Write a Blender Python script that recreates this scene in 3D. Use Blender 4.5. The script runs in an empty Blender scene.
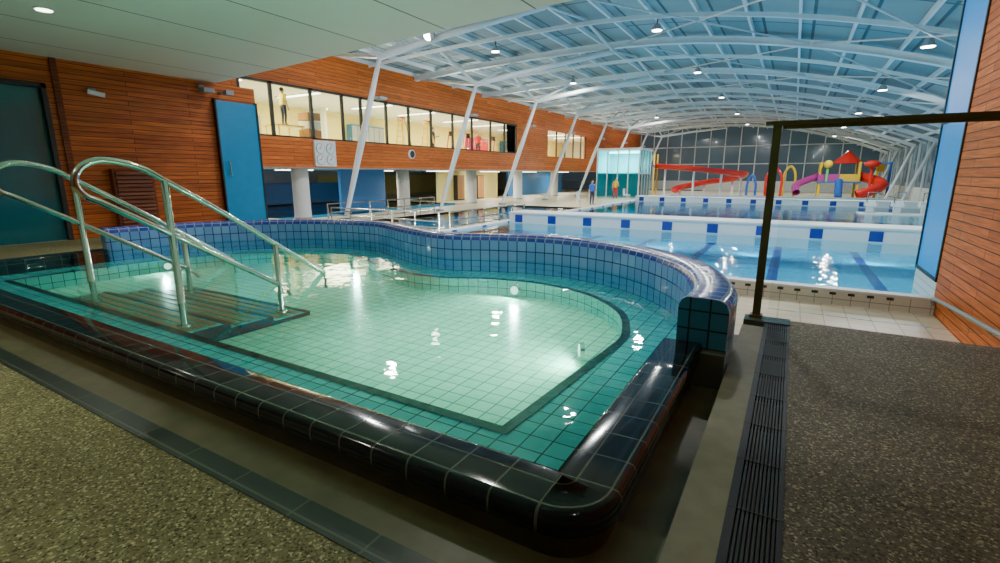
import bpy, bmesh, math, random
from mathutils import Vector, Matrix
from mathutils.geometry import tessellate_polygon
random.seed(4)
scene = bpy.context.scene

# ------------------------------------------------------------ materials
def newmat(name):
    m = bpy.data.materials.new(name); m.use_nodes = True
    nt = m.node_tree; nt.nodes.clear()
    out = nt.nodes.new('ShaderNodeOutputMaterial')
    return m, nt, out
def N(nt, t, **kw):
    n = nt.nodes.new(t)
    for k, v in kw.items(): setattr(n, k, v)
    return n
def principled(nt, out, col=(.8,.8,.8), rough=.5, metal=0, emit=None, es=0, coat=0):
    p = N(nt, 'ShaderNodeBsdfPrincipled')
    p.inputs['Base Color'].default_value = (*col, 1)
    p.inputs['Roughness'].default_value = rough
    p.inputs['Metallic'].default_value = metal
    if coat: p.inputs['Coat Weight'].default_value = coat
    if emit:
        p.inputs['Emission Color'].default_value = (*emit, 1)
        p.inputs['Emission Strength'].default_value = es
    nt.links.new(p.outputs[0], out.inputs[0])
    return p
def mat(name, col, rough=.5, metal=0, emit=None, es=0, var=.12, scale=6, coat=0):
    m, nt, out = newmat(name)
    p = principled(nt, out, col, rough, metal, emit, es, coat)
    tc = N(nt, 'ShaderNodeTexCoord'); no = N(nt, 'ShaderNodeTexNoise')
    no.inputs['Scale'].default_value = scale; no.inputs['Detail'].default_value = 4
    nt.links.new(tc.outputs['Object'], no.inputs['Vector'])
    r = N(nt, 'ShaderNodeMix', data_type='RGBA')
    r.inputs[6].default_value = (*[c*(1-var) for c in col], 1)
    r.inputs[7].default_value = (*[min(1, c*(1+var)) for c in col], 1)
    nt.links.new(no.outputs['Fac'], r.inputs[0]); nt.links.new(r.outputs[2], p.inputs['Base Color'])
    return m
def tile_mat(name, c1, c2, grout, w=.1, h=.1, coord='XY', rough=.2, mortar=.004, offset=0.0, bump=.4):
    m, nt, out = newmat(name)
    p = principled(nt, out, c1, rough)
    tc = N(nt, 'ShaderNodeTexCoord')
    vec = tc.outputs['UV'] if coord == 'UV' else tc.outputs['Object']
    if coord in ('YZ', 'XZ'):
        s = N(nt, 'ShaderNodeSeparateXYZ'); c = N(nt, 'ShaderNodeCombineXYZ')
        nt.links.new(vec, s.inputs[0])
        nt.links.new(s.outputs[1 if coord == 'YZ' else 0], c.inputs[0]); nt.links.new(s.outputs[2], c.inputs[1])
        vec = c.outputs[0]
    b = N(nt, 'ShaderNodeTexBrick'); b.offset = offset; b.squash = 1
    b.inputs['Scale'].default_value = 1
    b.inputs['Brick Width'].default_value = w; b.inputs['Row Height'].default_value = h
    b.inputs['Mortar Size'].default_value = mortar; b.inputs['Mortar Smooth'].default_value = .1
    b.inputs['Color1'].default_value = (*c1, 1); b.inputs['Color2'].default_value = (*c2, 1)
    b.inputs['Mortar'].default_value = (*grout, 1)
    nt.links.new(vec, b.inputs['Vector'])
    nt.links.new(b.outputs['Color'], p.inputs['Base Color'])
    bp = N(nt, 'ShaderNodeBump'); bp.invert = True; bp.inputs['Strength'].default_value = bump; bp.inputs['Distance'].default_value = .004
    nt.links.new(b.outputs['Fac'], bp.inputs['Height']); nt.links.new(bp.outputs[0], p.inputs['Normal'])
    return m
def wood_mat(name, c1, c2, gap, board=.09, length=2.4, coord='YZ', rough=.42):
    m, nt, out = newmat(name)
    p = principled(nt, out, c1, rough)
    p.inputs['Specular IOR Level'].default_value = .3
    tc = N(nt, 'ShaderNodeTexCoord')
    s = N(nt, 'ShaderNodeSeparateXYZ'); c = N(nt, 'ShaderNodeCombineXYZ')
    nt.links.new(tc.outputs['Object'], s.inputs[0])
    nt.links.new(s.outputs[1 if coord == 'YZ' else 0], c.inputs[0]); nt.links.new(s.outputs[2], c.inputs[1])
    b = N(nt, 'ShaderNodeTexBrick'); b.offset = .37; b.squash = 1
    b.inputs['Scale'].default_value = 1
    b.inputs['Brick Width'].default_value = length; b.inputs['Row Height'].default_value = board
    b.inputs['Mortar Size'].default_value = board*.06; b.inputs['Mortar Smooth'].default_value = .2
    b.inputs['Color1'].default_value = (*c1, 1); b.inputs['Color2'].default_value = (*c2, 1)
    b.inputs['Mortar'].default_value = (*gap, 1)
    nt.links.new(c.outputs[0], b.inputs['Vector'])
    mp = N(nt, 'ShaderNodeMapping'); mp.inputs['Scale'].default_value = (1.2, 28, 1)
    nt.links.new(c.outputs[0], mp.inputs[0])
    no = N(nt, 'ShaderNodeTexNoise'); no.inputs['Scale'].default_value = 1.5; no.inputs['Detail'].default_value = 5
    nt.links.new(mp.outputs[0], no.inputs['Vector'])
    cr = N(nt, 'ShaderNodeValToRGB')
    cr.color_ramp.elements[0].position = .3; cr.color_ramp.elements[0].color = (.6, .55, .5, 1)
    cr.color_ramp.elements[1].position = .7; cr.color_ramp.elements[1].color = (1.25, 1.2, 1.15, 1)
    nt.links.new(no.outputs['Fac'], cr.inputs[0])
    mx = N(nt, 'ShaderNodeMix', data_type='RGBA', blend_type='MULTIPLY'); mx.inputs[0].default_value = 1
    nt.links.new(b.outputs['Color'], mx.inputs[6]); nt.links.new(cr.outputs[0], mx.inputs[7])
    nt.links.new(mx.outputs[2], p.inputs['Base Color'])
    bp = N(nt, 'ShaderNodeBump'); bp.invert = True; bp.inputs['Strength'].default_value = .6; bp.inputs['Distance'].default_value = .01
    nt.links.new(b.outputs['Fac'], bp.inputs['Height']); nt.links.new(bp.outputs[0], p.inputs['Normal'])
    return m
def pebble_mat(name, dark, mid, light, scale=150, rough=.6):
    m, nt, out = newmat(name)
    p = principled(nt, out, mid, rough)
    p.inputs['Specular IOR Level'].default_value = .25
    tc = N(nt, 'ShaderNodeTexCoord')
    v = N(nt, 'ShaderNodeTexVoronoi'); v.inputs['Scale'].default_value = scale
    nt.links.new(tc.outputs['Object'], v.inputs['Vector'])
    s = N(nt, 'ShaderNodeSeparateColor'); nt.links.new(v.outputs['Color'], s.inputs[0])
    cr = N(nt, 'ShaderNodeValToRGB'); e = cr.color_ramp.elements
    e[0].position = 0; e[0].color = (*dark, 1); e[1].position = 1; e[1].color = (*light, 1)
    k = cr.color_ramp.elements.new(.3); k.color = (*mid, 1)
    k = cr.color_ramp.elements.new(.8); k.color = (*[c*1.15 for c in mid], 1)
    nt.links.new(s.outputs[0], cr.inputs[0])
    no = N(nt, 'ShaderNodeTexNoise'); no.inputs['Scale'].default_value = 1.3; no.inputs['Detail'].default_value = 5
    nt.links.new(tc.outputs['Object'], no.inputs['Vector'])
    mr = N(nt, 'ShaderNodeMapRange'); mr.inputs[1].default_value = .3; mr.inputs[2].default_value = .7; mr.inputs[3].default_value = .75; mr.inputs[4].default_value = 1.2
    nt.links.new(no.outputs['Fac'], mr.inputs[0])
    mx = N(nt, 'ShaderNodeMix', data_type='RGBA', blend_type='MULTIPLY'); mx.inputs[0].default_value = 1
    nt.links.new(cr.outputs[0], mx.inputs[6]); nt.links.new(mr.outputs[0], mx.inputs[7])
    nt.links.new(mx.outputs[2], p.inputs['Base Color'])
    bp = N(nt, 'ShaderNodeBump'); bp.invert = True; bp.inputs['Strength'].default_value = .3; bp.inputs['Distance'].default_value = .002
    nt.links.new(v.outputs['Distance'], bp.inputs['Height']); nt.links.new(bp.outputs[0], p.inputs['Normal'])
    return m
def water_mat(name, tint, bump=.12, scale=3.0, ior=1.33):
    m, nt, out = newmat(name)
    tr = N(nt, 'ShaderNodeBsdfTransparent'); tr.inputs[0].default_value = (*tint, 1)
    gl = N(nt, 'ShaderNodeBsdfGlossy'); gl.inputs['Roughness'].default_value = .02
    fr = N(nt, 'ShaderNodeFresnel'); fr.inputs[0].default_value = ior
    tc = N(nt, 'ShaderNodeTexCoord'); no = N(nt, 'ShaderNodeTexNoise')
    no.inputs['Scale'].default_value = scale; no.inputs['Detail'].default_value = 3
    nt.links.new(tc.outputs['Object'], no.inputs['Vector'])
    bp = N(nt, 'ShaderNodeBump'); bp.inputs['Strength'].default_value = bump; bp.inputs['Distance'].default_value = .08
    nt.links.new(no.outputs['Fac'], bp.inputs['Height'])
    nt.links.new(bp.outputs[0], gl.inputs['Normal']); nt.links.new(bp.outputs[0], fr.inputs['Normal'])
    mx = N(nt, 'ShaderNodeMixShader')
    nt.links.new(fr.outputs[0], mx.inputs[0]); nt.links.new(tr.outputs[0], mx.inputs[1]); nt.links.new(gl.outputs[0], mx.inputs[2])
    nt.links.new(mx.outputs[0], out.inputs[0])
    return m
def glass_mat(name, tint, ior=1.45, rough=.01):
    m, nt, out = newmat(name)
    tr = N(nt, 'ShaderNodeBsdfTransparent'); tr.inputs[0].default_value = (*tint, 1)
    gl = N(nt, 'ShaderNodeBsdfGlossy'); gl.inputs['Roughness'].default_value = rough
    fr = N(nt, 'ShaderNodeFresnel'); fr.inputs[0].default_value = ior
    mx = N(nt, 'ShaderNodeMixShader')
    nt.links.new(fr.outputs[0], mx.inputs[0]); nt.links.new(tr.outputs[0], mx.inputs[1]); nt.links.new(gl.outputs[0], mx.inputs[2])
    nt.links.new(mx.outputs[0], out.inputs[0])
    return m

M = {}
M['wood'] = wood_mat('cedar_boards', (.66,.17,.025), (.44,.10,.015), (.05,.013,.003), .075, 2.6)
M['woodband'] = wood_mat('cedar_boards_band', (.78,.20,.03), (.56,.125,.016), (.16,.035,.008), .16, 4.0)
M['woodright'] = wood_mat('cedar_boards_right', (.74,.20,.035), (.54,.13,.02), (.06,.015,.004), .12, 3.0, rough=.6)
M['pebble'] = pebble_mat('pebble_floor', (.05,.045,.018), (.21,.185,.085), (.62,.55,.32))
M['pebbledark'] = pebble_mat('pebble_floor_dark', (.03,.025,.014), (.13,.10,.06), (.50,.40,.25))
M['concrete'] = mat('wet_concrete', (.14,.115,.055), .4, var=.5, scale=9)
M['curb'] = mat('beige_curb', (.24,.20,.11), .5, var=.35, scale=12)
M['black'] = tile_mat('black_wet_tile', (.006,.008,.012), (.012,.016,.022), (.12,.13,.10), .15, .105, 'UV', .1, .0035)
M['striptile'] = tile_mat('dark_strip_tile', (.014,.022,.018), (.026,.036,.028), (.10,.10,.06), .3, .1, 'XY', .35, .004)
M['bench'] = tile_mat('turquoise_tile', (.05,.56,.64), (.12,.70,.76), (.003,.05,.08), .1, .1, 'XY', .25, .0035)
M['floorspa'] = tile_mat('cream_tile', (.36,.78,.58), (.46,.88,.66), (.05,.24,.20), .1, .1, 'XY', .25, .0032)
M['riser'] = tile_mat('riser_tile', (.14,.62,.60), (.2,.7,.66), (.02,.12,.12), .1, .1, 'UV', .25, .0035)
M['nosing'] = mat('nosing_tile', (.003,.012,.015), .3)
M['rimin'] = tile_mat('periwinkle_tile', (.18,.32,.74), (.27,.42,.82), (.02,.04,.18), .1, .115, 'UV', .15, .005)
M['rimtop'] = tile_mat('cobalt_tile', (.025,.045,.34), (.08,.09,.46), (.30,.34,.5), .1, .19, 'UV', .18, .006)
M['rimout'] = tile_mat('teal_outer_tile', (.04,.18,.34), (.07,.24,.42), (.01,.03,.05), .1, .1, 'UV', .2, .005)
M['water'] = water_mat('spa_water', (.76,.99,.98), .07, 3.0)
M['poolwater'] = water_mat('pool_water', (.56,.93,.99), .22, 2.0)
M['poolfloor'] = tile_mat('pool_floor_tile', (.03,.52,.80), (.05,.57,.85), (.03,.42,.70), .5, .5, 'XY', .4, .01)
M['deck'] = tile_mat('deck_tile', (.66,.59,.42), (.72,.65,.47), (.42,.36,.25), .3, .3, 'XY', .4, .008)
M['white'] = mat('white_paint', (.76,.78,.78), .45, var=.04)
M['roofsteel'] = mat('roof_steel_paint', (.78,.82,.82), .5, var=.05)
M['whitetile'] = tile_mat('white_tile', (.78,.78,.72), (.83,.83,.78), (.35,.35,.33), .25, .125, 'XZ', .3, .006)
M['navy'] = mat('navy_tile', (.01,.035,.32), .3)
M['steel'] = mat('polished_steel', (.72,.71,.66), .14, 1.0, var=.03)
M['bronze'] = mat('bronze_metal', (.20,.16,.06), .4, .6, var=.2)
M['ceil'] = tile_mat('ceiling_panel', (.78,.80,.70), (.83,.85,.75), (.18,.19,.15), 1.25, 7.0, 'XY', .6, .012)
M['roof'] = tile_mat('roof_sheet', (.17,.24,.25), (.32,.40,.40), (.07,.10,.11), 1.55, 3.55, 'XY', .6, .05)
M['plaster'] = mat('plaster_wall', (.6,.58,.5), .7)
M['grey'] = mat('grey_metal', (.3,.31,.31), .5, .3)
M['dark'] = mat('dark_frame', (.03,.028,.025), .5)
M['blackrib'] = mat('black_grate', (.010,.010,.010), .5)
M['tealglass'] = mat('teal_glass_panel', (.005,.16,.20), .12, coat=.4)
M['bluedoor'] = mat('blue_door_panel', (.002,.20,.44), .3, emit=(.0,.3,.55), es=.14)  # slight emission stands in for light on the door
M['blueglass'] = mat('blue_glass_panel', (.0,.18,.5), .3, emit=(0,.28,.75), es=.55)  # emission stands in for light coming through the glass
M['clear'] = glass_mat('clear_glass', (.93,.97,.96), 1.15)
M['cyanglass'] = glass_mat('cyan_glass', (.45,.95,.98), 1.3)
M['cyanwall'] = mat('cyan_wall', (.25,.75,.8), .5)
M['yellowwall'] = mat('yellow_room_wall', (.92,.78,.30), .7)
M['lamp'] = mat('lamp_face', (1,1,1), .5, emit=(1,.98,.9), es=30)
M['lampw'] = mat('lamp_tube', (1,1,1), .5, emit=(1,.95,.75), es=9)
M['lampu'] = mat('underwater_lens', (1,1,1), .5, emit=(.8,1,.9), es=2)
M['red'] = mat('red_fibreglass', (.75,.03,.02), .25)
M['yellow'] = mat('yellow_fibreglass', (.85,.55,.03), .3)
M['blue'] = mat('blue_fibreglass', (.03,.15,.6), .3)
M['purple'] = mat('magenta_fibreglass', (.5,.05,.3), .3)
M['green'] = mat('green_fibreglass', (.1,.5,.15), .3)
M['night'] = mat('night_pane', (.05,.09,.12), .15, coat=.4, emit=(.3,.42,.5), es=.08)  # faint emission put into the panes to lift their brightness
M['bluewall'] = mat('blue_wall_panel', (.03,.17,.42), .4)
M['skin'] = mat('skin', (.55,.33,.23), .5)
M['hair'] = mat('hair', (.04,.025,.015), .6)
M['hivis'] = mat('hivis_vest', (.85,.75,.05), .6)
M['jeans'] = mat('dark_trousers', (.03,.04,.09), .8)
M['louvre'] = wood_mat('louvre_wood', (.26,.07,.02), (.2,.05,.012), (.01,.004,.002), .05, 3)
M['brown'] = mat('brown_finish', (.40,.19,.06), .3)

# ------------------------------------------------------------ mesh builder
class B:
    def __init__(s, name):
        s.name = name; s.bm = bmesh.new(); s.uv = s.bm.loops.layers.uv.new('UVMap'); s.mats = []
    def mi(s, m):
        if m not in s.mats: s.mats.append(m)
        return s.mats.index(m)
    def face(s, pts, m, uvs=None, smooth=False):
        vs = [s.bm.verts.new(p) for p in pts]
        f = s.bm.faces.new(vs); f.material_index = s.mi(m); f.smooth = smooth
        if uvs:
            for l, u in zip(f.loops, uvs): l[s.uv].uv = u
        return f
    def box(s, x0, x1, y0, y1, z0, z1, m):
        c = [Vector((x, y, z)) for z in (z0, z1) for y in (y0, y1) for x in (x0, x1)]
        return s.hexa(c, m)
    def hexa(s, c, m):
        v = [s.bm.verts.new(p) for p in c]
        k = s.mi(m)
        for q in ((0,2,3,1),(4,5,7,6),(0,1,5,4),(2,6,7,3),(0,4,6,2),(1,3,7,5)):
            f = s.bm.faces.new([v[i] for i in q]); f.material_index = k
    def beam(s, a, b, w, h, m):
        a = Vector(a); b = Vector(b); d = (b-a).normalized()
        up = Vector((0,0,1)) if abs(d.z) < .95 else Vector((1,0,0))
        r = d.cross(up).normalized(); u = r.cross(d)
        c = [p + r*sx*w/2 + u*sz*h/2 for sz in (-1, 1) for p in (a, b) for sx in (-1, 1)]
        s.hexa(c, m)
    def tube(s, pts, r, m, n=10, cap=True):
        pts = [Vector(p) for p in pts]; k = s.mi(m); rings = []
        prev = None
        for i, p in enumerate(pts):
            t = (pts[min(i+1, len(pts)-1)] - pts[max(i-1, 0)]).normalized()
            if prev is None:
                up = Vector((0,0,1)) if abs(t.z) < .9 else Vector((1,0,0))
                x = t.cross(up).normalized()
            else:
                x = (prev - t*prev.dot(t)).normalized()
            prev = x; y = t.cross(x)
            rr = r[i] if isinstance(r, (list, tuple)) else r
            rings.append([s.bm.verts.new(p + (x*math.cos(a)+y*math.sin(a))*rr) for a in [2*math.pi*j/n for j in range(n)]])
        for i in range(len(rings)-1):
            for j in range(n):
                f = s.bm.faces.new([rings[i][j], rings[i][(j+1)%n], rings[i+1][(j+1)%n], rings[i+1][j]])
                f.material_index = k; f.smooth = True
        if cap:
            for rg in (rings[0], rings[-1]):
                f = s.bm.faces.new(rg); f.material_index = k
    def ball(s, c, r, m, sc=(1,1,1), seg=16):
        k = s.mi(m)
        res = bmesh.ops.create_uvsphere(s.bm, u_segments=seg, v_segments=seg//2+2, radius=1)
        for v in res['verts']:
            v.co = Vector((v.co.x*r*sc[0], v.co.y*r*sc[1], v.co.z*r*sc[2])) + Vector(c)
        fs = {f for v in res['verts'] for f in v.link_faces}
        for f in fs: f.material_index = k; f.smooth = True
    def sweep(s, path, prof, m, mats=None):
        n = len(path); L = 0; rows = []; ls = []
        for i, p in enumerate(path):
            p = Vector(p); a = Vector(path[max(i-1,0)]); b = Vector(path[min(i+1,n-1)])
            t = (b-a).normalized(); nr = Vector((t.y, -t.x))
            if i: L += (p-Vector(path[i-1])).length
            rows.append([(p.x+nr.x*d, p.y+nr.y*d, z) for d, z in prof]); ls.append(L)
        vv = [0]
        for j in range(1, len(prof)):
            vv.append(vv[-1] + math.hypot(prof[j][0]-prof[j-1][0], prof[j][1]-prof[j-1][1]))
        V = [[s.bm.verts.new(q) for q in r] for r in rows]
        for i in range(n-1):
            for j in range(len(prof)-1):
                f = s.bm.faces.new([V[i][j], V[i][j+1], V[i+1][j+1], V[i+1][j]])
                mm = mats[j] if mats else m
                f.material_index = s.mi(mm); f.smooth = True
                uv = [(ls[i], vv[j]), (ls[i], vv[j+1]), (ls[i+1], vv[j+1]), (ls[i+1], vv[j])]
                for l, u in zip(f.loops, uv): l[s.uv].uv = u
        for r in (V[0], V[-1]):
            try:
                f = s.bm.faces.new(r); f.material_index = s.mi(m)
                for l in f.loops: l[s.uv].uv = (l.vert.co.x, l.vert.co.z)
            except Exception: pass
    def poly(s, loops, z, m):
        pl = [[Vector((x, y, 0)) for x, y in lp] for lp in loops]
        tris = tessellate_polygon(pl); flat = [p for lp in pl for p in lp]
        vs = [s.bm.verts.new((p.x, p.y, z)) for p in flat]; k = s.mi(m)
        for t in tris:
            try:
                f = s.bm.faces.new([vs[i] for i in t]); f.material_index = k
                f.normal_update()
                if f.normal.z < 0: f.normal_flip()
            except Exception: pass
    def wall(s, path, z0, z1, m):
        L = 0
        for i in range(len(path)-1):
            a, b = path[i], path[i+1]; d = math.hypot(b[0]-a[0], b[1]-a[1])
            s.face([(a[0],a[1],z0),(b[0],b[1],z0),(b[0],b[1],z1),(a[0],a[1],z1)], m, [(L,z0),(L+d,z0),(L+d,z1),(L,z1)])
            L += d
    def done(s):
        me = bpy.data.meshes.new(s.name); s.bm.to_mesh(me); s.bm.free()
        for m in s.mats: me.materials.append(M[m])
        o = bpy.data.objects.new(s.name, me); scene.collection.objects.link(o)
        return o
def box(name, x0,x1,y0,y1,z0,z1,m):
    b = B(name); b.box(x0,x1,y0,y1,z0,z1,m); return b.done()

def catmull(pts, n=8):
    out = []
    P = [pts[0]] + list(pts) + [pts[-1]]
    for i in range(1, len(P)-2):
        p0, p1, p2, p3 = [Vector(q) for q in P[i-1:i+3]]
        for k in range(n):
            t = k/n
            out.append(tuple(.5*((2*p1)+(-p0+p2)*t+(2*p0-5*p1+4*p2-p3)*t*t+(-p0+3*p1-3*p2+p3)*t**3)))
    out.append(tuple(P[-1])); return out
def arc(cx, cy, r, a0, a1, n=8):
    return [(cx+r*math.cos(math.radians(a0+(a1-a0)*i/n)), cy+r*math.sin(math.radians(a0+(a1-a0)*i/n))) for i in range(n+1)]
def offset_open(path, d):
    out = []; n = len(path)
    for i, p in enumerate(path):
        a = Vector(path[max(i-1,0)]); b = Vector(path[min(i+1,n-1)]); t = (b-a).normalized()
        out.append((p[0]+t.y*d, p[1]-t.x*d))
    return out
def offset_closed(path, d):
    out = []; n = len(path)
    for i in range(n):
        p = Vector(path[i]); a = Vector(path[i-1]); b = Vector(path[(i+1)%n])
        t1 = (p-a).normalized(); t2 = (b-p).normalized()
        n1 = Vector((t1.y,-t1.x)); n2 = Vector((t2.y,-t2.x)); m = (n1+n2)
        m = m/max(.4, m.length_squared/2)
        out.append((p.x+m.x*d, p.y+m.y*d))
    return out

ZD = -1.1
WX = -9.6
RX = 2.05
CEIL = 2.67
def roofz(x):
    return 6.9 - (.003 if x < -8 else .0135)*(x+8)**2

# ------------------------------------------------------------ spa
rim_ctrl = [(-.46,2.66),(-.47,3.1),(-.72,3.75),(-1.26,4.27),(-1.96,4.5),(-2.6,4.42),(-3.19,4.22),(-3.85,4.4),(-4.85,4.8),(-5.94,4.5),(-6.7,3.56),(-6.93,2.6)]
rim = catmull(rim_ctrl, 8)
cop = [(-7.01,2.6)] + [(-7.01,1.9)] + arc(-6.93,1.205,.08,180,270) + [(x,1.125) for x in (-5.5,-4,-2.5,-1.2)] + arc(-.50,1.215,.09,270,360) + [(-.41,1.7),(-.41,2.2),(-.41,2.66)]
b = B('spa_pool')
b.sweep(cop, [(-.12,-.02),(-.12,.105),(-.115,.119),(-.10,.124),(.06,.129),(.078,.125),(.088,.11),(.091,.09),(.09,.055),(.062,.05),(.058,-.12)], 'black', ['black']*9+['concrete'])
prof = [(0,-.02),(0,.13),(0,.315),(.012,.35),(.04,.37),(.2,.37),(.235,.35),(.25,.315),(.25,ZD)]
b.sweep(rim, prof, 'rimout', ['rimin','rimin','rimtop','rimtop','rimtop','rimtop','rimtop','rimout'])
b.box(-.49,-.205,2.58,2.658,-.12,.10,'black')
inner_front = offset_open(cop, -.12)
outer_loop = inner_front + rim[1:]
rin = offset_open(rim, -.40)
inner_loop = [(-6.5,1.62),(-.93,1.60)] + [p for p in rin if p[1] > 2.6]
FL = -.16
b.poly([outer_loop, inner_loop], -.02, 'bench')
nos = offset_closed(inner_loop, .055)
b.poly([nos, inner_loop], -.016, 'nosing')
b.wall(inner_loop + [inner_loop[0]], FL, -.018, 'riser')
b.poly([offset_closed(inner_loop, .02)], FL, 'floorspa')
for i, z in enumerate((-.05,-.09,-.13)):
    y0 = 1.6 + .34*i; y1 = y0+.34
    b.box(-5.3,-3.4,y0,y1,FL+.001,z,'bench')
    for q in (.06,.14,.22): b.box(-5.25,-3.45,y0+q,y0+q+.05,z,z+.006,'brown')  # timber wall's reflection painted as brown strips on the steps
    b.box(-5.3,-3.4,y1-.04,y1,z,z+.004,'nosing')
b.done()
b = B('spa_water'); b.poly([offset_closed(outer_loop, .004)], .120, 'water'); b.done()
LAMPS = ((-2.2,4.04),(-1.03,2.8),(-4.6,4.30),(-6.45,3.0))  # last lamp, at the left end, added to brighten the water there
for x, y in LAMPS:
    b = B('underwater_light')
    d = Vector(((-2.2 if x > -4 else -4.6)-x, 2.2-y, 0)).normalized(); c = Vector((x,y,-.09))
    b.tube([c, c+d*.03], .05, 'steel', 16); b.tube([c+d*.03, c+d*.034], .038, 'lampu', 16); b.done()

# ------------------------------------------------------------ floors near spa
b = B('floor')
b.box(WX,RX,-5,.78,-.3,0,'pebble')
b.box(.08,RX,.78,3.85,-.3,0,'pebbledark')
pl = [(WX,.78),(-7.12,.78),(-7.12,2.6)] + [p for p in offset_open(rim,.2)[::-1] if p[0] < -5.6] + [(-5.5,6.5),(WX,6.5)]
b.poly([pl], 0, 'pebble')
b.wall([(-5.6,4.9),(-5.5,6.5),(WX-.2,6.5)], ZD, 0, 'whitetile')
b.done()
box('floor_tile_strip',-7.12,-.07,.78,.865,-.3,.003,'striptile')
b = B('floor_curb')
b.box(-7.12,-.2,.865,.985,-.3,.0,'concrete'); b.box(-.2,-.07,.865,3.6,-.3,.0,'curb')
b.box(-7.12,-.2,.985,1.3,-.3,-.03,'concrete'); b.box(-.5,-.2,1.2,3.6,-.3,-.08,'concrete')
b.done()
b = B('drain_grate')
b.box(-.07,.08,.78,3.7,-.3,-.02,'dark')
b.box(-.07,-.045,.78,3.7,-.02,.003,'blackrib'); b.box(.065,.08,.78,3.7,-.02,.003,'blackrib')
for k in range(9):
    x = -.04+k*.0118; b.box(x,x+.007,.78,3.7,-.02,.002,'blackrib')
for k in range(10):
    b.box(-.07,.08,.9+.3*k,.904+.3*k,-.02,.004,'dark')
b.done()
b = B('wall_retaining'); b.box(-.2,RX,3.66,3.85,ZD,-.3,'plaster'); b.box(-.2,.08,3.7,3.85,-.3,.01,'black'); b.done()

# ------------------------------------------------------------ timber wall left + doors
box('wall_left',WX-.2,WX,-5,1.1,0,CEIL,'wood'); box('wall_left',WX-.2,WX,1.1,3.2,2.3,CEIL,'wood'); box('wall_left',WX-.2,WX,3.2,6.52,0,CEIL,'wood')
b = B('door_1')
b.box(WX-.12,WX-.06,1.12,3.18,0,2.29,'tealglass')
for y in (1.11,3.13): b.box(WX-.12,WX+.03,y,y+.06,0,2.29,'dark')
b.box(WX-.12,WX+.03,1.11,3.19,2.23,2.29,'dark')
b.done()
box('trim_1',WX+.001,WX+.03,3.28,3.36,0,CEIL,'louvre')
b = B('door_2')
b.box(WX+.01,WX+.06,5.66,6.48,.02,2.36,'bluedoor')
for y in (5.64,6.48): b.box(WX+.001,WX+.08,y,y+.025,0,2.39,'dark')
b.tube([(WX+.1,5.8,.95),(WX+.1,5.8,1.25)],.015,'steel'); b.tube([(WX+.05,5.8,.97),(WX+.1,5.8,.97)],.01,'steel'); b.tube([(WX+.05,5.8,1.23),(WX+.1,5.8,1.23)],.01,'steel'); b.done()
b = B('louvre_cabinet')
b.box(WX+.01,WX+.12,3.8,4.4,.1,1.08,'louvre')
for k in range(14):
    z = .14+k*.066; b.hexa([Vector(p) for p in ((WX+.12,3.84,z),(WX+.15,3.84,z-.01),(WX+.12,4.36,z),(WX+.15,4.36,z-.01),(WX+.12,3.84,z+.05),(WX+.14,3.84,z+.03),(WX+.12,4.36,z+.05),(WX+.14,4.36,z+.03))],'louvre')
b.box(WX+.01,WX+.1,3.85,4.35,0,.1,'dark')
b.done()
b = B('security_camera')
b.box(WX,WX+.04,3.7,3.8,2.2,2.3,'grey'); b.tube([(WX+.04,3.75,2.25),(WX+.14,3.75,2.25)],.015,'grey'); b.tube([(WX+.1,3.66,2.24),(WX+.16,3.86,2.2)],.035,'white'); b.done()
b = B('hanging_speaker')  # speaker boxes on wall brackets, no lamp in them
b.box(WX,WX+.05,5.4,5.5,2.5,2.6,'grey'); b.box(WX+.05,WX+.2,5.4,5.6,2.46,2.54,'grey'); b.box(WX+.2,WX+.3,5.75,5.9,2.45,2.53,'grey'); b.box(WX,WX+.2,5.78,5.82,2.49,2.52,'grey'); b.done()

b = B('ceiling')
c = [Vector(p) for p in ((WX-.2,-5,CEIL),(RX,-5,CEIL),(WX-.2,5.75,CEIL),(RX,4.5,CEIL),(WX-.2,-5,CEIL+.3),(RX,-5,CEIL+.3),(WX-.2,5.75,CEIL+.3),(RX,4.5,CEIL+.3))]
b.hexa(c,'ceil'); b.done()
box('wall_back',WX-.2,RX+.2,-5.2,-5,0,CEIL,'plaster')
box('wall_right',RX,RX+.25,-5,9.7,ZD,7,'woodright')
b = B('window_1')
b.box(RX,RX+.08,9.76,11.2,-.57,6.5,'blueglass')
for y in (9.71,11.16): b.box(RX-.02,RX+.1,y,y+.05,-.6,6.5,'dark')
for z in (-.62,1.8,4.2): b.box(RX-.02,RX+.1,9.71,11.2,z,z+.05,'dark')
b.box(RX,RX+.1,9.71,11.2,ZD,-.62,'whitetile'); b.done()
b = B('ramp_handrail')
b.tube(catmull([(RX-.1,6.2,-.55),(RX-.1,8,-.68),(RX-.1,9.2,-.79),(RX-.06,9.35,-.9)],6),.03,'grey')
for y in (6.6,8.2,9.0): b.tube([(RX-.1,y,-.58-.07*(y-6.4)),(RX-.01,y,-.62-.07*(y-6.4))],.012,'steel')
b.done()

b = B('balustrade')
b.box(-.155,-.105,3.79,3.83,.02,1.32,'bronze'); b.box(-.17,-.09,3.775,3.845,.01,.03,'bronze')
b.box(-.2,RX-.001,3.775,3.845,1.31,1.335,'bronze'); b.box(-.1,RX-.001,3.795,3.825,1.285,1.31,'bronze')
b.box(RX-.05,RX-.001,3.79,3.83,0,1.3,'bronze')
b.done()
box('balustrade_glass',-.06,RX-.1,3.805,3.817,.08,1.27,'clear')

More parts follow.
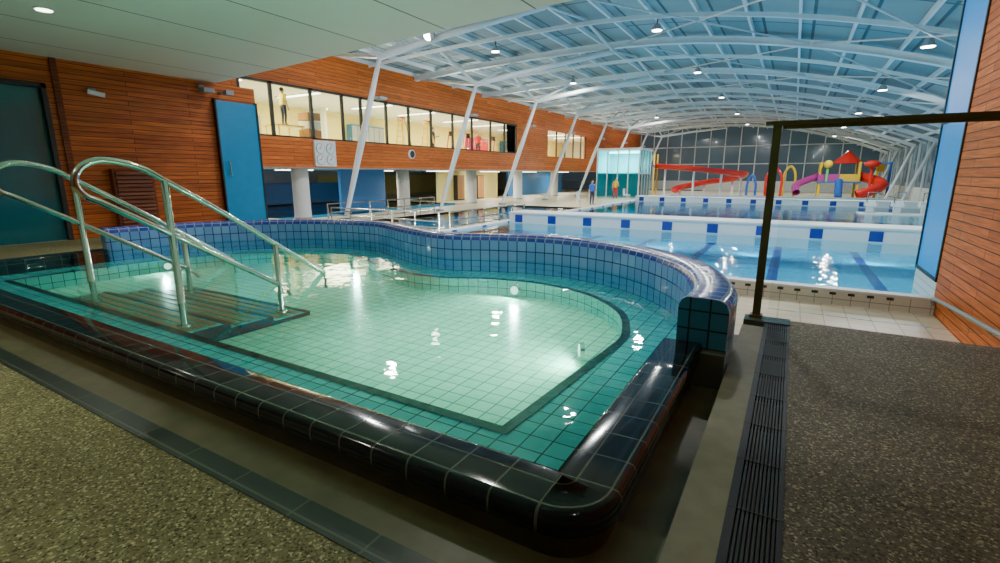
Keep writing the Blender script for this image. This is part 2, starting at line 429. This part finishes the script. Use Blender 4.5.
def hpt(ctrl): return catmull(ctrl, 6)
for X in (-5.0,-3.6):
    b = B('handrail')
    top = [(X,2.98,-.02),(X,2.96,.10),(X,2.84,.20),(X,2.5,.44),(X,2.1,.72),(X,1.73,.96),(X,1.62,1.03),(X,1.5,1.07),(X,1.38,1.08),(X,1.29,1.04),(X,1.25,.96),(X,1.28,.88),(X,1.38,.82),(X,1.73,.60),(X,2.1,.36),(X,2.5,.10),(X,2.6,.0)]
    b.tube(hpt(top), .020, 'steel', 12)
    b.tube([(X,1.73,-.05),(X,1.73,.96)], .022, 'steel', 12)
    b.tube([(X,2.5,-.13),(X,2.5,.44)], .022, 'steel', 12)
    b.tube([(X,1.73,-.05),(X,1.73,-.035)], .05, 'steel', 16)
    b.tube([(X,2.5,-.13),(X,2.5,-.115)], .05, 'steel', 16)
    b.done()

# ------------------------------------------------------------ lower hall
b = B('deck_floor')
PX0, PX1, PY0, PY1 = -10.2, 7.2, 9.8, 50
b.box(-34,8,3.85,9.55,ZD-.3,ZD,'deck')
b.box(-11.5,PX0,9.55,68,ZD-.3,ZD,'deck')
b.box(-34,-11.5,9.55,15,ZD-.3,ZD,'deck')
b.box(-20,-16.8,15,30,ZD-.3,ZD,'deck'); b.box(-34,-11.5,30,68,ZD-.3,ZD,'deck')
b.box(-34,-31,15,30,ZD-.3,ZD,'deck')
b.box(PX1,8,9.55,68,ZD-.3,ZD,'deck'); b.box(PX0,PX1,PY1,71,ZD-.3,ZD,'deck')
b.box(PX0,PX1,9.55,PY0,ZD-1.5,ZD,'deck')
b.done()
def pool(name, x0,x1,y0,y1,zw,depth):
    b = B(name)
    b.poly([[(x0,y0),(x1,y0),(x1,y1),(x0,y1)]], zw-depth, 'poolfloor')
    b.wall([(x0,y0),(x1,y0),(x1,y1),(x0,y1),(x0,y0)], zw-depth, ZD, 'poolfloor')
    for k in range(1,7):
        if x1-x0 > 12:
            x = x0+(x1-x0)*k/7; b.box(x-.13,x+.13,y0+1,y1-1,zw-depth,zw-depth+.01,'navy')
    b.done()
    b = B(name+'_water'); b.poly([[(x0,y0),(x1,y0),(x1,y1),(x0,y1)]], zw, 'poolwater'); b.done()
pool('swimming_pool',PX0,PX1,PY0,PY1,-1.0,.9)
pool('leisure_pool',-16.8,-11.5,15,30,-1.16,.5)
pool('learners_pool',-31,-21.5,15,30,-1.16,.5)
b = B('pool_parapet')
b.box(-10.2,RX-.01,9.5,9.69,ZD,-.87,'whitetile'); b.box(-10.25,RX-.01,9.46,9.69,-.87,-.83,'white'); b.box(-10.2,RX-.01,9.69,9.79,-1.09,-.86,'white')
for k in range(46):
    x = -9.8+k*.25; b.box(x,x+.09,9.485,9.5,-.93,-.89,'dark')
b.done()
b = B('pool_edge_coping')
b.box(-10.5,-10.2,9.8,50,ZD,-.93,'white'); b.box(7.2,7.5,9.8,50,ZD,-.93,'white'); b.box(-10.5,7.5,50,50.4,ZD,-.93,'white')
for y in range(10,50,2): b.box(-10.2,-10.19,y,y+.3,-1.0,-.94,'navy')
b.done()
for y0, h in ((18.1,.42),(37.5,.36)):
    b = B('pool_bulkhead')
    b.box(PX0+.02,PX1-.02,y0,y0+1.3,-1.3,-.97+h-.06,'white'); b.box(PX0+.02,PX1-.02,y0-.05,y0+1.35,-.97+h-.06,-.97+h,'white')
    for k in range(12):
        x = -9.9+k*1.5; b.box(x,x+.34,y0-.02,y0,-.96,-.66,'navy')
    b.done()

BX = -19.0
b = B('wall_band')
b.box(BX-.3,BX,6,71,1.3,2.55,'woodband')
b.box(BX-.3,BX,6,71,4.75,6.75,'woodband')
b.box(BX-.3,BX,35,40.5,2.55,4.75,'woodband'); b.box(BX-.3,BX,50,71,2.55,4.75,'woodband')
b.box(BX-.3,BX,6,12.2,2.55,4.75,'woodband')
b.done()
b = B('window_2')
ys = [12.2,13.6,15.6,17.4,18.6,20.4,22.2,24.2,26.4,28.6,31,33,34.8]
for y in ys: b.box(BX-.12,BX-.02,y,y+.14,2.55,4.75,'dark')
for y in (40.5,42.5,44.5,46.5,48.5,49.8): b.box(BX-.12,BX-.02,y,y+.14,2.55,4.75,'dark')
b.box(BX-.2,BX-.02,12.2,35,2.55,2.62,'dark'); b.box(BX-.2,BX-.02,12.2,35,4.65,4.75,'dark')
b.box(BX-.14,BX-.125,12.2,35,2.55,4.7,'clear')
b.done()
box('floor_gym',-26,BX-.31,10,60,2.1,2.3,'plaster'); box('ceiling_gym',-26,BX-.31,10,60,4.85,5.0,'white'); box('wall_gym',-26.2,-26,10,60,2.3,4.85,'yellowwall')
for y in (10,60): box('wall_gym',-26,BX-.4,y-.1,y,2.3,4.85,'white')
b = B('wall_gym'); b.box(-26,-24.4,21,21.1,2.3,4.85,'white'); b.done()
for y0,y1,m in ((15,17.2,'dark'),(24,27,'bluewall'),(38,41,'purple'),(44,47,'bluewall')):
    b = B('gym_locker_bank'); b.box(-25.9,-25.4,y0,y1,2.3,4.2,m)
    y = y0
    while y < y1-.1: b.box(-25.4,-25.38,y+.03,y+.45,2.4,4.1,'grey' if m in('dark','bluewall') else 'red'); y += .5
    b.done()
for y in (13,17,22,26,31,35,39,43,47,51):
    b = B('ceiling_light'); b.box(-23.2,-20.2,y,y+.25,4.79,4.83,'lampw'); b.box(-23.3,-20.1,y-.05,y+.3,4.82,4.849,'grey'); b.done()
b = B('scaffold_platform')
for x in (-20.6,-19.7):
    for y in (14.4,15.6): b.tube([(x,y,2.3),(x,y,3.1)],.03,'yellow')
b.box(-20.7,-19.6,14.3,15.7,3.08,3.14,'yellow'); b.done()
b = B('storage_crates')
for i in range(4): b.box(-20.3,-19.6,15.9,16.6,2.3+.38*i,2.3+.38*i+.34,('yellow','brown','plaster','brown')[i])
b.done()
for y in (22.9,25.2):
    b = B('stepladder')
    for s in (-1,1):
        b.beam((-20.4,y+s*.3,2.3),(-20.2,y+s*.18,4.2),.06,.04,'yellow'); b.beam((-19.6,y+s*.3,2.3),(-20.1,y+s*.18,4.2),.05,.04,'yellow')
    for k in range(6):
        z = 2.55+k*.3; w = .3-.12*k/6; b.box(-20.44+.03*k,-20.34+.03*k,y-w,y+w,z,z+.04,'yellow')
    b.box(-20.3,-20.0,y-.2,y+.2,4.18,4.24,'red'); b.done()
for y in (28,30,33.5):
    b = B('exercise_machine')
    b.box(-20.6,-19.8,y-.3,y+.3,2.3,2.5,'dark'); b.tube([(-20.5,y-.25,2.5),(-20.3,y-.25,3.6),(-20.3,y+.25,3.6),(-20.5,y+.25,2.5)],.04,'red'); b.box(-20.35,-20.25,y-.2,y+.2,3.5,3.8,'dark'); b.done()

b = B('wall_west')
b.box(-34.2,-34,3,71,ZD,1.3,'plaster'); b.box(-34,-33.8,20,26,-.8,1.2,'night'); b.box(-34,-33.9,28,44,-.9,.9,'yellowwall')
b.done()
box('ceiling_undercroft',-34,BX-.3,6,71,1.25,1.4,'white')
for i, (x, y, m) in enumerate(((-20,15.5,'white'),(-20.3,23,'plaster'),(-20.3,30.4,'plaster'),(-20.3,37.5,'white'),(-20.3,45,'plaster'))):
    b = B('concrete_column'); b.tube([(x,y,ZD),(x,y,1.25)],.38,m,20); b.tube([(x,y,ZD),(x,y,ZD+.1)],.42,'grey',20); b.done()
box('partition_wall',-32,-31.6,14,29,ZD,.35,'bluewall'); box('partition_wall',-24,-23.8,31,40,ZD,1.25,'yellowwall'); box('partition_wall',-24,-23.8,42,55,ZD,1.25,'bluewall')
box('partition_wall',-21.4,-21.2,19,22.4,ZD,1.25,'bluewall')
for y in (33,36):
    b = B('cabinet'); b.box(-23.78,-23.4,y,y+1,ZD,.9,'dark'); b.box(-23.4,-23.38,y+.05,y+.48,ZD+.1,.85,'brown'); b.box(-23.4,-23.38,y+.52,y+.95,ZD+.1,.85,'brown'); b.done()
for y in (16,22,28,35,42,50):
    b = B('undercroft_light'); b.box(-22.5,-21.5,y,y+1.5,1.18,1.22,'lampw'); b.box(-22.55,-21.45,y-.05,y+1.55,1.215,1.249,'grey'); b.done()
def fence(name, p0, p1, n, h=1.0):
    b = B(name); p0 = Vector(p0); p1 = Vector(p1)
    for k in range(n+1):
        p = p0.lerp(p1,k/n); b.tube([p, p+Vector((0,0,h))],.03,'steel',8)
    for hh in (h,h*.55,.15): b.tube([p0+Vector((0,0,hh)),p1+Vector((0,0,hh))],.025,'steel',8)
    b.done()
fence('pool_fence',(-17.2,14.6,ZD),(-17.2,22,ZD),6,.85)
fence('pool_fence',(-17.0,14.6,ZD),(-11.2,14.6,ZD),5,.7)
fence('pool_fence',(-11.0,15,ZD),(-11.0,21,ZD),5,.7)

b = B('pace_clock')
b.box(BX,BX+.12,15.55,16.75,1.35,2.5,'white')
for y in (15.85,16.42):
    for z in (2.15,1.65):
        b.tube([(BX+.12,y,z),(BX+.15,y,z)],.24,'grey',24); b.tube([(BX+.15,y,z),(BX+.16,y,z)],.22,'white',24)
        b.beam((BX+.165,y,z),(BX+.165,y+.05,z+.18),.01,.02,'red'); b.beam((BX+.165,y,z),(BX+.165,y-.12,z-.02),.01,.02,'dark')
b.done()
b = B('wall_clock'); b.tube([(BX,22.3,2.1),(BX+.1,22.3,2.1)],.25,'white',24); b.tube([(BX+.1,22.3,2.1),(BX+.11,22.3,2.1)],.2,'dark',24); b.done()

# ------------------------------------------------------------ roof
b = B('ceiling_roof')
xs = [-34+ (42.5/40)*i for i in range(41)]
for i in range(40):
    b.face([(xs[i],4.6,roofz(xs[i])),(xs[i+1],4.6,roofz(xs[i+1])),(xs[i+1],71,roofz(xs[i+1])),(xs[i],71,roofz(xs[i]))],'roof')
b.done()
b = B('roof_purlins')
x = -19
while x < 8.4:
    z = roofz(x); b.box(x-.04,x+.04,4.6,71,z-.2,z-.02,'roofsteel'); x += 1.55
b.done()
def rib(b, y, hw, d0, d1, m, x0=-19, x1=8.0, n=18):
    xs = [x0+(x1-x0)/n*i for i in range(n+1)]
    for i in range(n):
        a = xs[i]; c = xs[i+1]; za = roofz(a)-d0; zc = roofz(c)-d0; dd = d1-d0
        b.hexa([Vector(p) for p in ((a,y-hw,za-dd),(a,y+hw,za-dd),(c,y-hw,zc-dd),(c,y+hw,zc-dd),(a,y-hw,za),(a,y+hw,za),(c,y-hw,zc),(c,y+hw,zc))],m)
cy = [8.7,15.8,22.9,30,37.1,44.2,51.3,58.4,65.5]
for y in cy:
    b = B('roof_truss')
    rib(b,y,.09,.2,.42,'roofsteel'); rib(b,y,.14,.40,.43,'roofsteel'); rib(b,y,.14,.18,.21,'roofsteel')
    top = Vector((-14.9,y,5.6))
    if y > 10:
        b.tube([(-17.5,y,ZD),(-17.5+1.3,y,2.3),top],[.09,.15,.09],'white',12)
        b.tube([(-17.5,y,ZD),(-17.5,y,ZD+.12)],.25,'grey',12)
    b.tube([top,(-11.5,y,6.0),(-7.6,y,6.35)],.13,'white',10)
    b.tube([top,(-18.6,y,roofz(-18.6)-.4)],.08,'white',8)
    b.tube([top,(-12.5,y,roofz(-12.5)-.4)],.07,'white',8)
    b.tube([top,(-14.9,y-3.2,roofz(-15)-.1)],.08,'white',8)
    b.tube([top,(-14.9,y+3.2,roofz(-15)-.1)],.08,'white',8)
    b.tube([(-7.6,y,6.35),(-7.6,y+3.5,roofz(-7.6)-.1)],.06,'white',8); b.tube([(-7.6,y,6.35),(-7.6,y-3.5,roofz(-7.6)-.1)],.06,'white',8)
    if y > 30:
        b.tube([(6.6,y,ZD),(7.9,y,3.1)],.12,'white',10)
    b.done()
b = B('roof_secondary_ribs')
for i in range(len(cy)-1): rib(b,(cy[i]+cy[i+1])/2,.05,.18,.32,'roofsteel')
b.done()
b = B('roof_bracing')
for i in range(1,len(cy)-1):
    for x0,x1 in ((-7,0),(0,6)):
        b.tube([(x0,cy[i],roofz(x0)-.3),(x1,cy[i+1],roofz(x1)-.3)],.03,'white',6); b.tube([(x1,cy[i],roofz(x1)-.3),(x0,cy[i+1],roofz(x0)-.3)],.03,'white',6)
b.done()

b = B('wall_far')
b.box(-34,8.3,71,71.3,ZD,0,'whitetile'); b.box(-34,8.3,71.1,71.2,0,7,'night')
b.done()
b = B('window_3')
for k in range(16): b.box(-19+k*1.8,-18.88+k*1.8,70.95,71.0,ZD,7,'white')
for z in (0,2.2,4.4): b.box(-19,8.2,70.95,71.0,z,z+.12,'white')
b.done()
b = B('wall_side')
b.box(8.2,8.4,3.9,71,ZD,0,'whitetile'); b.box(8.25,8.35,3.9,71,0,3.5,'night'); 
for k in range(24): b.box(8.1,8.22,4+k*2.9,4.15+k*2.9,ZD,3.4,'white')
b.done()

b = B('glass_stair_lobby')
b.box(-16,-12,45,49,ZD,ZD+.05,'white'); b.box(-16.1,-11.9,44.9,49.1,3.1,3.3,'white'); b.box(-15.9,-12.1,48.9,48.95,ZD,3.1,'cyanwall'); b.box(-15.9,-12.1,45,45.05,ZD,3.1,'cyanglass'); b.box(-12.1,-12.05,45,49,ZD,3.1,'cyanglass'); b.box(-15.95,-15.9,45,49,ZD,3.1,'cyanwall')
for k in range(5): b.box(-16+k*.98,-15.92+k*.98,44.95,45.08,ZD,3.1,'white')
for k in range(5): b.box(-12.08,-11.98,45+k*.98,45.08+k*.98,ZD,3.1,'white')
b.box(-15.5,-12.5,46.9,47.1,2.9,3.05,'lampw'); b.box(-15.9,-12,45.1,49,1.0,1.1,'white')
b.done()

b = B('water_slide')
path = catmull([(-12.5,53,1.7),(-10,52,1.5),(-7.5,50.8,1.3),(-5.5,51.2,1.05),(-4.3,52.6,.8),(-5.2,54,.45),(-7.5,54,.1),(-9.5,52.3,-.4),(-10,51.2,-.7)],8)
k = b.mi('red'); rows = []
for i,p in enumerate(path):
    p = Vector(p); t = (Vector(path[min(i+1,len(path)-1)])-Vector(path[max(i-1,0)])).normalized(); n = Vector((t.y,-t.x,0)).normalized()
    rows.append([b.bm.verts.new(p+n*(.55*math.cos(a))+Vector((0,0,.5*math.sin(a)+.35))) for a in [math.pi+math.pi*j/8 for j in range(9)]])
for i in range(len(rows)-1):
    for j in range(8):
        f = b.bm.faces.new([rows[i][j],rows[i][j+1],rows[i+1][j+1],rows[i+1][j]]); f.material_index = k; f.smooth = True
for i in range(4,len(path),9): b.tube([(path[i][0],path[i][1],ZD),(path[i][0],path[i][1],path[i][2]-.1)],.1,'white',8)
b.box(-13.6,-12.4,52.2,53.8,1.75,1.9,'blue')
for x in (-13.5,-12.5):
    for y in (52.3,53.7): b.tube([(x,y,ZD),(x,y,3.0)],.08,'yellow',8)
b.done()
b = B('water_play_tower')
TX,TY,TZ,S = 3.4,55.0,ZD,.95
def tp(x,y,z): return (TX+(x-3)*S, TY+(y-47.5)*S, TZ+(z-ZD)*S)
for (x,y) in ((1.5,46),(4.5,46),(1.5,49),(4.5,49),(6,47.5)): b.tube([tp(x,y,ZD),tp(x,y,2.2)],.1,'yellow',10)
def tb(x0,x1,y0,y1,z0,z1,m): p=tp(x0,y0,z0); q=tp(x1,y1,z1); b.box(p[0],q[0],p[1],q[1],p[2],q[2],m)
tb(1.3,4.7,45.8,49.2,.3,.45,'blue'); tb(1.3,3.0,45.8,45.9,.45,1.1,'purple'); tb(3.0,4.7,45.8,45.9,.45,1.1,'yellow'); tb(4.6,4.7,45.8,49.2,.45,1.1,'yellow')
n = 12; ring = [tp(3.6+1.3*math.cos(2*math.pi*i/n),47.5+1.3*math.sin(2*math.pi*i/n),2.1) for i in range(n)]
for i in range(n): b.face([ring[i],ring[(i+1)%n],tp(3.6,47.5,3.3)],'red')
b.tube([tp(*p) for p in catmull([(4.6,47,.9),(5.6,46,.6),(6.2,44.8,.2),(5.4,43.8,-.3),(4.3,43.6,-.7)],6)],.4,'red',14,False)
b.tube([tp(*p) for p in catmull([(1.4,47,.9),(.4,46.2,.5),(-.4,45.2,0),(-.3,44.2,-.6)],6)],.3,'purple',14,False)
b.tube([tp(3,45.6,.5),tp(3,44.2,-.9)],.3,'blue',10)
b.tube([tp(2,45.6,.4),tp(2,45.4,1.9)],.1,'green'); b.ball(tp(2,45.4,2.0),.35,'yellow')
b.tube([tp(5.3,45.2,ZD),tp(5.3,45.2,1.9)],.1,'red'); b.ball(tp(5.3,45.2,2.0),.6,'red',(1,1,.5))
b.done()
for nm,x,y,h,w,m in (('water_arch',-1.6,52,1.5,1.2,'red'),('water_arch',-3.4,52,.9,.7,'blue'),('water_arch',-.4,54,1.7,.9,'yellow')):
    b = B(nm); b.tube(catmull([(x-w/2,y,ZD),(x-w/2,y,h-.8),(x,y,h),(x+w/2,y,h-.8),(x+w/2,y,ZD)],8),.11,m); b.done()
b = B('tipping_bucket'); b.tube([(7,54,ZD),(7,54,2.0)],.1,'blue'); b.tube([(7,54,1.9),(6.3,54,1.9)],.08,'blue'); b.tube([(6.3,54,1.8),(6.3,54,1.2)],[.4,.25],'yellow',14); b.done()
for x in (3.5,4.6,5.7,6.7):
    b = B('starting_block')
    b.box(x-.25,x+.25,31.2,31.8,-.6,-.5,'white'); b.box(x-.25,x+.25,31.25,31.75,-.5,-.35,'white')
    b.box(x-.15,x+.15,31.4,31.6,-.95,-.6,'white'); b.tube([(x-.2,31.2,-.4),(x-.2,31.1,.1),(x+.2,31.1,.1),(x+.2,31.2,-.4)],.03,'steel',8); b.done()
box('pool_walkway',3,7.15,31,32.2,-1.4,-.95,'white')
for (x,y) in ((-12.2,31.5),(-11.6,40),(-13,36)):
    b = B('poolside_chair')
    b.box(x-.25,x+.25,y-.25,y+.25,ZD+.42,ZD+.47,'white'); b.box(x-.25,x-.2,y-.25,y+.25,ZD+.47,ZD+.95,'white')
    for dx in (-.22,.22):
        for dy in (-.22,.22): b.tube([(x+dx,y+dy,ZD),(x+dx*.9,y+dy*.9,ZD+.42)],.02,'white',6)
    b.done()

# ------------------------------------------------------------ people
def person(name, loc, facing, shirt, legs, h=1.72, arm=0.5):
    J = {'pel':(0,0,.93),'wst':(0,0,1.08),'chs':(0,0,1.32),'nck':(0,0,1.47),'hed':(.01,0,1.56),
         'hl':(0,.1,.9),'kl':(.03,.11,.5),'al':(0,.12,.08),'tl':(.15,.13,.03),
         'hr':(0,-.1,.9),'kr':(.03,-.11,.5),'ar':(-.02,-.12,.08),'tr':(.13,-.13,.03),
         'sl':(0,.19,1.40),'el':(.03,.25,1.12),'wl':(.2+.1*arm,.22,.98+.2*arm),'pl':(.27+.1*arm,.2,1.0+.22*arm),
         'sr':(0,-.19,1.40),'er':(-.02,-.25,1.12),'wr':(.06,-.27,.86),'pr':(.08,-.27,.78)}
    R = {'pel':.15,'wst':.13,'chs':.155,'nck':.06,'hed':.07,'hl':.1,'kl':.065,'al':.045,'tl':.035,'hr':.1,'kr':.065,'ar':.045,'tr':.035,
         'sl':.065,'el':.045,'wl':.03,'pl':.035,'sr':.065,'er':.045,'wr':.03,'pr':.035}
    E = [('pel','wst'),('wst','chs'),('chs','nck'),('nck','hed'),('pel','hl'),('hl','kl'),('kl','al'),('al','tl'),('pel','hr'),('hr','kr'),('kr','ar'),('ar','tr'),
         ('chs','sl'),('sl','el'),('el','wl'),('wl','pl'),('chs','sr'),('sr','er'),('er','wr'),('wr','pr')]
    keys = list(J); me = bpy.data.meshes.new('tmp'); me.from_pydata([J[k] for k in keys],[(keys.index(a),keys.index(b)) for a,b in E],[])
    o = bpy.data.objects.new('tmp',me); scene.collection.objects.link(o)
    mo = o.modifiers.new('s','SKIN')
    for i,k in enumerate(keys):
        me.skin_vertices[0].data[i].radius = (R[k],R[k]*(1.15 if k in('pel','wst','chs') else 1)); me.skin_vertices[0].data[i].use_root = (k=='pel')
    sb = o.modifiers.new('ss','SUBSURF'); sb.levels = 2
    dg = bpy.context.evaluated_depsgraph_get(); dg.update()
    m2 = bpy.data.meshes.new_from_object(o.evaluated_get(dg))
    bpy.data.objects.remove(o)
    b = B(name); vs = [b.bm.verts.new(v.co) for v in m2.vertices]
    for p in m2.polygons:
        c = p.center
        if c.z > 1.47: m = 'skin'
        elif c.z < .1: m = 'dark'
        elif c.z < .95 and abs(c.y) < .2: m = legs
        elif (abs(c.y) > .2 and c.z < 1.15): m = 'skin'
        else: m = shirt
        f = b.bm.faces.new([vs[i] for i in p.vertices]); f.material_index = b.mi(m); f.smooth = True
    b.ball((.02,0,1.62),.1,'skin',(.95,.78,1.2)); b.ball((-.012,0,1.655),.105,'hair',(.98,.86,1.05))
    b.ball((.118,0,1.61),.018,'skin',(1,.7,1.2))
    for s in (-1,1):
        b.ball((.1,.033*s,1.635),.012,'white'); b.ball((.11,.033*s,1.635),.006,'dark'); b.ball((.01,.082*s,1.62),.025,'skin',(.7,.4,1.2))
    b.ball((.108,0,1.57),.02,'red',(.4,1,.3))
    for w,(px,py,pz) in ((1,J['pl']),(0,J['pr'])):
        for i in range(4):
            L = (.07,.08,.075,.06)[i]; dy = (i-1.5)*.02
            d = Vector((1,0,.1)) if w else Vector((.15,0,-1)); q = Vector((px,py,pz))+ (Vector((0,dy,0)) if w else Vector((dy,0,0)))
            b.tube([q,q+d*L*.5+d*.02,q+d*L+Vector((0,0,-.015 if w else 0))+d*.02],[.009,.008,.006],'skin',6)
        q = Vector((px,py-.02,pz)); b.tube([q,q+Vector((.03,-.03,-.01)),q+Vector((.05,-.035,-.03))],[.01,.009,.007],'skin',6)
    sc = h/1.75; rot = Matrix.Rotation(math.radians(facing),4,'Z')
    for v in b.bm.verts: v.co = rot @ (v.co*sc) + Vector(loc)
    bpy.data.meshes.remove(m2)
    return b.done()
person('worker_in_hivis_vest',(-20.1,15.0,3.14),90,'hivis','jeans',1.62,.8)
person('gym_visitor',(-20.6,31.8,2.3),-40,'red','jeans',1.72,.3)
person('gym_visitor',(-21.2,27.2,2.3),20,'jeans','dark',1.75,.9)
person('pool_attendant',(-13.5,43,ZD),-60,'yellow','red',1.75,.3)
person('swimmer_standing',(-12.0,33,ZD),-30,'blue','jeans',1.7,.2)

# ------------------------------------------------------------ lights
def area(loc, rot, size, power, col=(1,1,1), sy=None):
    l = bpy.data.lights.new('area','AREA'); l.energy = power; l.color = col; l.size = size
    if sy: l.shape = 'RECTANGLE'; l.size_y = sy
    o = bpy.data.objects.new('lamp_light',l); o.location = loc; o.rotation_euler = rot; scene.collection.objects.link(o); return o
def spot(loc, tgt, power, ang, col=(1,1,1), blend=.6, r=.05):
    l = bpy.data.lights.new('spot','SPOT'); l.energy = power; l.color = col; l.spot_size = math.radians(ang); l.spot_blend = blend; l.shadow_soft_size = r
    o = bpy.data.objects.new('spot_light',l); o.location = loc; o.rotation_euler = (Vector(tgt)-Vector(loc)).to_track_quat('-Z','Y').to_euler(); scene.collection.objects.link(o)
bays = [(x,y,320) for y in (12.5,20,29,39,50,61) for x in (-12,-5,3)] + [(-1.5,8,110),(-7.5,8,110)]  # last two, nearest the spa, added to brighten the right wood wall
for x,y,p in bays:
    z = roofz(x)-.65
    b = B('high_bay_lamp')
    b.tube([(x,y,z+.3),(x,y,z+.08)],[.1,.2],'grey',16); b.tube([(x,y,z+.08),(x,y,z+.07)],.17,'lamp',16); b.tube([(x,y,z+.3),(x,y,z+.5)],.03,'grey',8)
    b.done()
    area((x,y,z),(0,0,0),.3,p,(.99,.99,.97))
for y in cy[1:]:  # uplights added at the columns to brighten the roof
    area((-15.5,y+.5,4.2),(math.pi,0,0),.3,105,(.97,1,.98))
    b = B('added_uplight'); b.box(-15.75,-15.25,y+.3,y+.7,4.08,4.18,'grey'); b.beam((-15.4,y,4.1),(-15.4,y+.4,4.1),.06,.06,'grey'); b.done()
b = B('truss_floodlight'); b.tube([(-12.1,15.6,6.05),(-12.0,15.3,5.92)],[.12,.2],'grey',16); b.tube([(-12.0,15.3,5.92),(-11.99,15.29,5.915)],.18,'lamp',16); b.tube([(-12.1,15.65,6.05),(-12.1,15.8,6.2)],.03,'grey'); b.done()
for y in (14,19,24,29,34,40,47,54): area((-21.8,y,4.75),(0,0,0),2,520,(1,.88,.50))
for y in (16.7,22.7,28.7,36,43,51): area((-22,y,1.12),(0,0,0),1,120,(1,.95,.85))
area((-14,47,2.8),(0,0,0),2,260,(.85,1,1))  # area light added inside the cyan lobby to brighten it
for y in (9.85,19.45):  # hidden underwater lights added to brighten the pool water
    for x in (-8,-4.5,-1,2.5,5.8):
        b = B('added_pool_light'); b.tube([(x,y,-1.35),(x,y+.05,-1.35)],.1,'lampu',14); b.done()
        spot((x,y+.09,-1.3),(x,y+5,-1.75),190,150,(.7,.95,1),.4,.05)
for x,y,p in ((-6.9,2.4,17),(-2.2,3.1,12),(-3.6,-.6,21),(-7.5,-.8,22),(.9,.2,2.5)):  # soffit lights added to light the foreground and spa
    b = B('added_downlight'); b.tube([(x,y,CEIL-.01),(x,y,CEIL+.02)],.09,'white',20); b.tube([(x,y,CEIL-.014),(x,y,CEIL-.01)],.07,'lampw',20); b.done()
    spot((x,y,CEIL-.03),(x,y,0),p*6,140,(1,.93,.72) if y<1 else (1,.99,.85),.8,.06)
spot((-2.1,3.0,CEIL-.03),(-1.95,2.85,0),330,55,(.97,1,.80),1,.06)  # extra narrow spots added for the bright glow in the spa
spot((-4.6,2.9,CEIL-.03),(-4.4,3.3,0),130,50,(.97,1,.80),1,.06)
b = B('added_downlight'); b.tube([(-4.6,2.9,CEIL-.01),(-4.6,2.9,CEIL+.02)],.09,'white',20); b.tube([(-4.6,2.9,CEIL-.014),(-4.6,2.9,CEIL-.01)],.07,'lampw',20); b.done()
for x,y in LAMPS:
    spot((x,y-.03,-.04),(-2.4 if x>-4 else -4.9,2.2,-.16),45,160,(.65,1,.85),.5,.03)

w = bpy.data.worlds.new('world'); scene.world = w; w.use_nodes = True
w.node_tree.nodes['Background'].inputs[0].default_value = (.02,.05,.09,1); w.node_tree.nodes['Background'].inputs[1].default_value = .5

cam = bpy.data.cameras.new('cam'); co = bpy.data.objects.new('camera',cam); scene.collection.objects.link(co)
cam.sensor_width = 36; cam.lens = 36*490/1000; cam.clip_start = .02; cam.clip_end = 300
co.location = (0,0,1.0); co.rotation_euler = (math.radians(90-12.37),0,math.radians(30.46))
scene.camera = co
